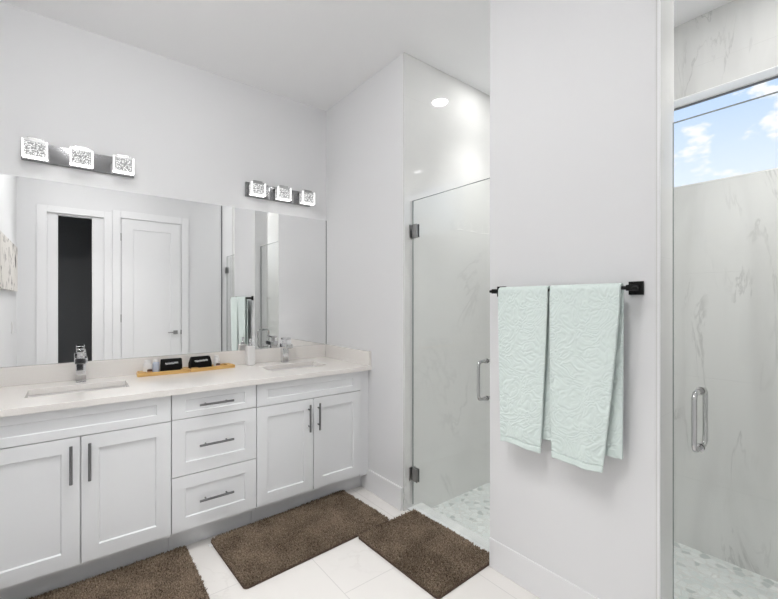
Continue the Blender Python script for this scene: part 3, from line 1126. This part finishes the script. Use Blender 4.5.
sx, sy = 1.030, 2.962
t = thing('soap_dispenser', 'white soap bottle with silver pump beside the right sink', 'soap dispenser', (sx, sy, ZT))
b = MB().box((sx - 0.029, sy - 0.029, ZT), (sx + 0.029, sy + 0.029, ZT + 0.142), 0.008, 3)
b.build('bottle_body', M_bottle, t)
b = MB()
b.lathe((sx, sy, ZT + 0.1425), [(0.014, 0), (0.014, 0.014), (0.009, 0.016), (0.006, 0.018), (0.006, 0.040), (0.011, 0.041), (0.011, 0.052), (0.008, 0.054)], 20)
b.cyl((sx, sy, ZT + 0.189), (sx + 0.004, sy - 0.042, ZT + 0.186), 0.0045, 0.0035, n=12)
b.build('pump', M_chrome, t)

# ------------------------------------------------------------------ left wall: canvas and switch (seen in the mirror)
t = thing('canvas_picture', 'pale abstract canvas on the left wall, seen at the mirror edge', 'picture', (XL, 0.85, 1.50))
MB().box((XL + 0.001, 0.21, 1.50), (XL + 0.030, 1.50, 1.975), 0.003).build('canvas', M_canvas, t)
t = thing('light_switch', 'white double switch plate on the left wall below the canvas', 'switch', (XL, 0.375, 1.12))
MB().box((XL + 0.0005, 0.315, 1.06), (XL + 0.007, 0.435, 1.18), 0.002).build('switch_plate', M_bottle, t)
for y in (0.348, 0.402):
    MB().box((XL + 0.0071, y - 0.017, 1.087), (XL + 0.011, y + 0.017, 1.153), 0.001).build('rocker', M_trim, t)

# ------------------------------------------------------------------ shag rugs
def rug(cx, cy, sx, sy, rz, label, seed, tagged=False):
    t = thing('bath_rug', label, 'rug', (cx, cy, 0), 'brown shag bath rugs')
    b = MB()
    r = 0.022
    n = 6
    pts = []
    for (qx, qy, a0) in ((1, 1, 0), (-1, 1, 90), (-1, -1, 180), (1, -1, 270)):
        for k in range(n + 1):
            an = R(a0 + 90 * k / n)
            pts.append((cx + qx * (sx / 2 - r) + r * math.cos(an), cy + qy * (sy / 2 - r) + r * math.sin(an)))
    lo = [b.bm.verts.new((p[0], p[1], 0.001)) for p in pts]
    f = b.bm.faces.new(lo)
    ex = bmesh.ops.extrude_face_region(b.bm, geom=[f])
    bmesh.ops.translate(b.bm, verts=[v for v in ex['geom'] if isinstance(v, bmesh.types.BMVert)], vec=(0, 0, 0.009))
    b.build('backing', M_rugback, t)
    # pile: short leaning tufts, all one mesh
    rg = np.random.default_rng(seed)
    dens = 46000
    m = int(sx * sy * dens)
    px = rg.uniform(-sx / 2 + 0.004, sx / 2 - 0.004, m)
    py = rg.uniform(-sy / 2 + 0.004, sy / 2 - 0.004, m)
    dx = np.abs(px) - (sx / 2 - r); dy = np.abs(py) - (sy / 2 - r)
    keep = ~((dx > 0) & (dy > 0) & (dx * dx + dy * dy > (r - 0.003) ** 2))
    px, py = px[keep], py[keep]
    m = len(px)
    edge = np.minimum(np.minimum(sx / 2 - np.abs(px), sy / 2 - np.abs(py)), 0.03) / 0.03
    hgt = rg.uniform(0.016, 0.026, m) * (0.55 + 0.45 * edge)
    an = rg.uniform(0, 2 * np.pi, m)
    lean = rg.uniform(0.0, 0.011, m)
    field = 0.002 * np.sin(px * 11 + seed) + 0.002 * np.sin(py * 14 + px * 6)
    lx = lean * np.cos(an) + field + np.sign(px) * (1 - edge) * 0.004
    ly = lean * np.sin(an) + field + np.sign(py) * (1 - edge) * 0.004
    w0 = rg.uniform(0.0020, 0.0033, m)
    z0 = 0.008
    base = []
    for k in range(3):
        a2 = an + k * 2 * np.pi / 3
        base.append(np.stack([px + w0 * np.cos(a2), py + w0 * np.sin(a2), np.full(m, z0)], 1))
    mid = []
    for k in range(3):
        a2 = an + k * 2 * np.pi / 3
        mid.append(np.stack([px + lx * 0.55 + w0 * 1.1 * np.cos(a2), py + ly * 0.55 + w0 * 1.1 * np.sin(a2), z0 + hgt * 0.72], 1))
    tip = np.stack([px + lx, py + ly, z0 + hgt], 1)
    V = np.stack(base + mid + [tip], 1).reshape(-1, 3)
    o0 = np.arange(m)[:, None] * 7
    q = np.concatenate([o0 + np.array([[0, 1, 4, 3]]), o0 + np.array([[1, 2, 5, 4]]), o0 + np.array([[2, 0, 3, 5]])], 0)
    tr = np.concatenate([o0 + np.array([[3, 4, 6]]), o0 + np.array([[4, 5, 6]]), o0 + np.array([[5, 3, 6]])], 0)
    me = bpy.data.meshes.new('pile')
    me.vertices.add(len(V)); me.vertices.foreach_set('co', V.astype(np.float32).ravel())
    loops = np.concatenate([q.ravel(), tr.ravel()]).astype(np.int32)
    me.loops.add(len(loops)); me.loops.foreach_set('vertex_index', loops)
    st = np.concatenate([np.arange(len(q)) * 4, len(q) * 4 + np.arange(len(tr)) * 3]).astype(np.int32)
    me.polygons.add(len(st)); me.polygons.foreach_set('loop_start', st)
    me.update(calc_edges=True)
    o = bpy.data.objects.new('pile', me)
    COL.objects.link(o)
    me.materials.append(M_pile)
    o.parent = t
    o['kind'] = 'stuff'
    if tagged:
        MB().box((cx - sx / 2 - 0.018, cy + sy / 2 - 0.055, 0.002), (cx - sx / 2 + 0.004, cy + sy / 2 - 0.025, 0.004)).build('care_tag', M_print, t)
    t.rotation_euler = (0, 0, rz)
    return t
rug(0.035, 2.212, 0.925, 0.520, 0.0, 'brown shag rug in front of the left sink cabinet, cut by the photo edge', 4)
rug(1.094, 2.214, 0.925, 0.520, R(2.8), 'brown shag rug lengthwise below the drawers and right sink cabinet', 5, True)
rug(1.545, 1.642, 0.458, 0.645, R(1.6), 'brown shag rug at the sill of the shower door beside the corner wall', 6)
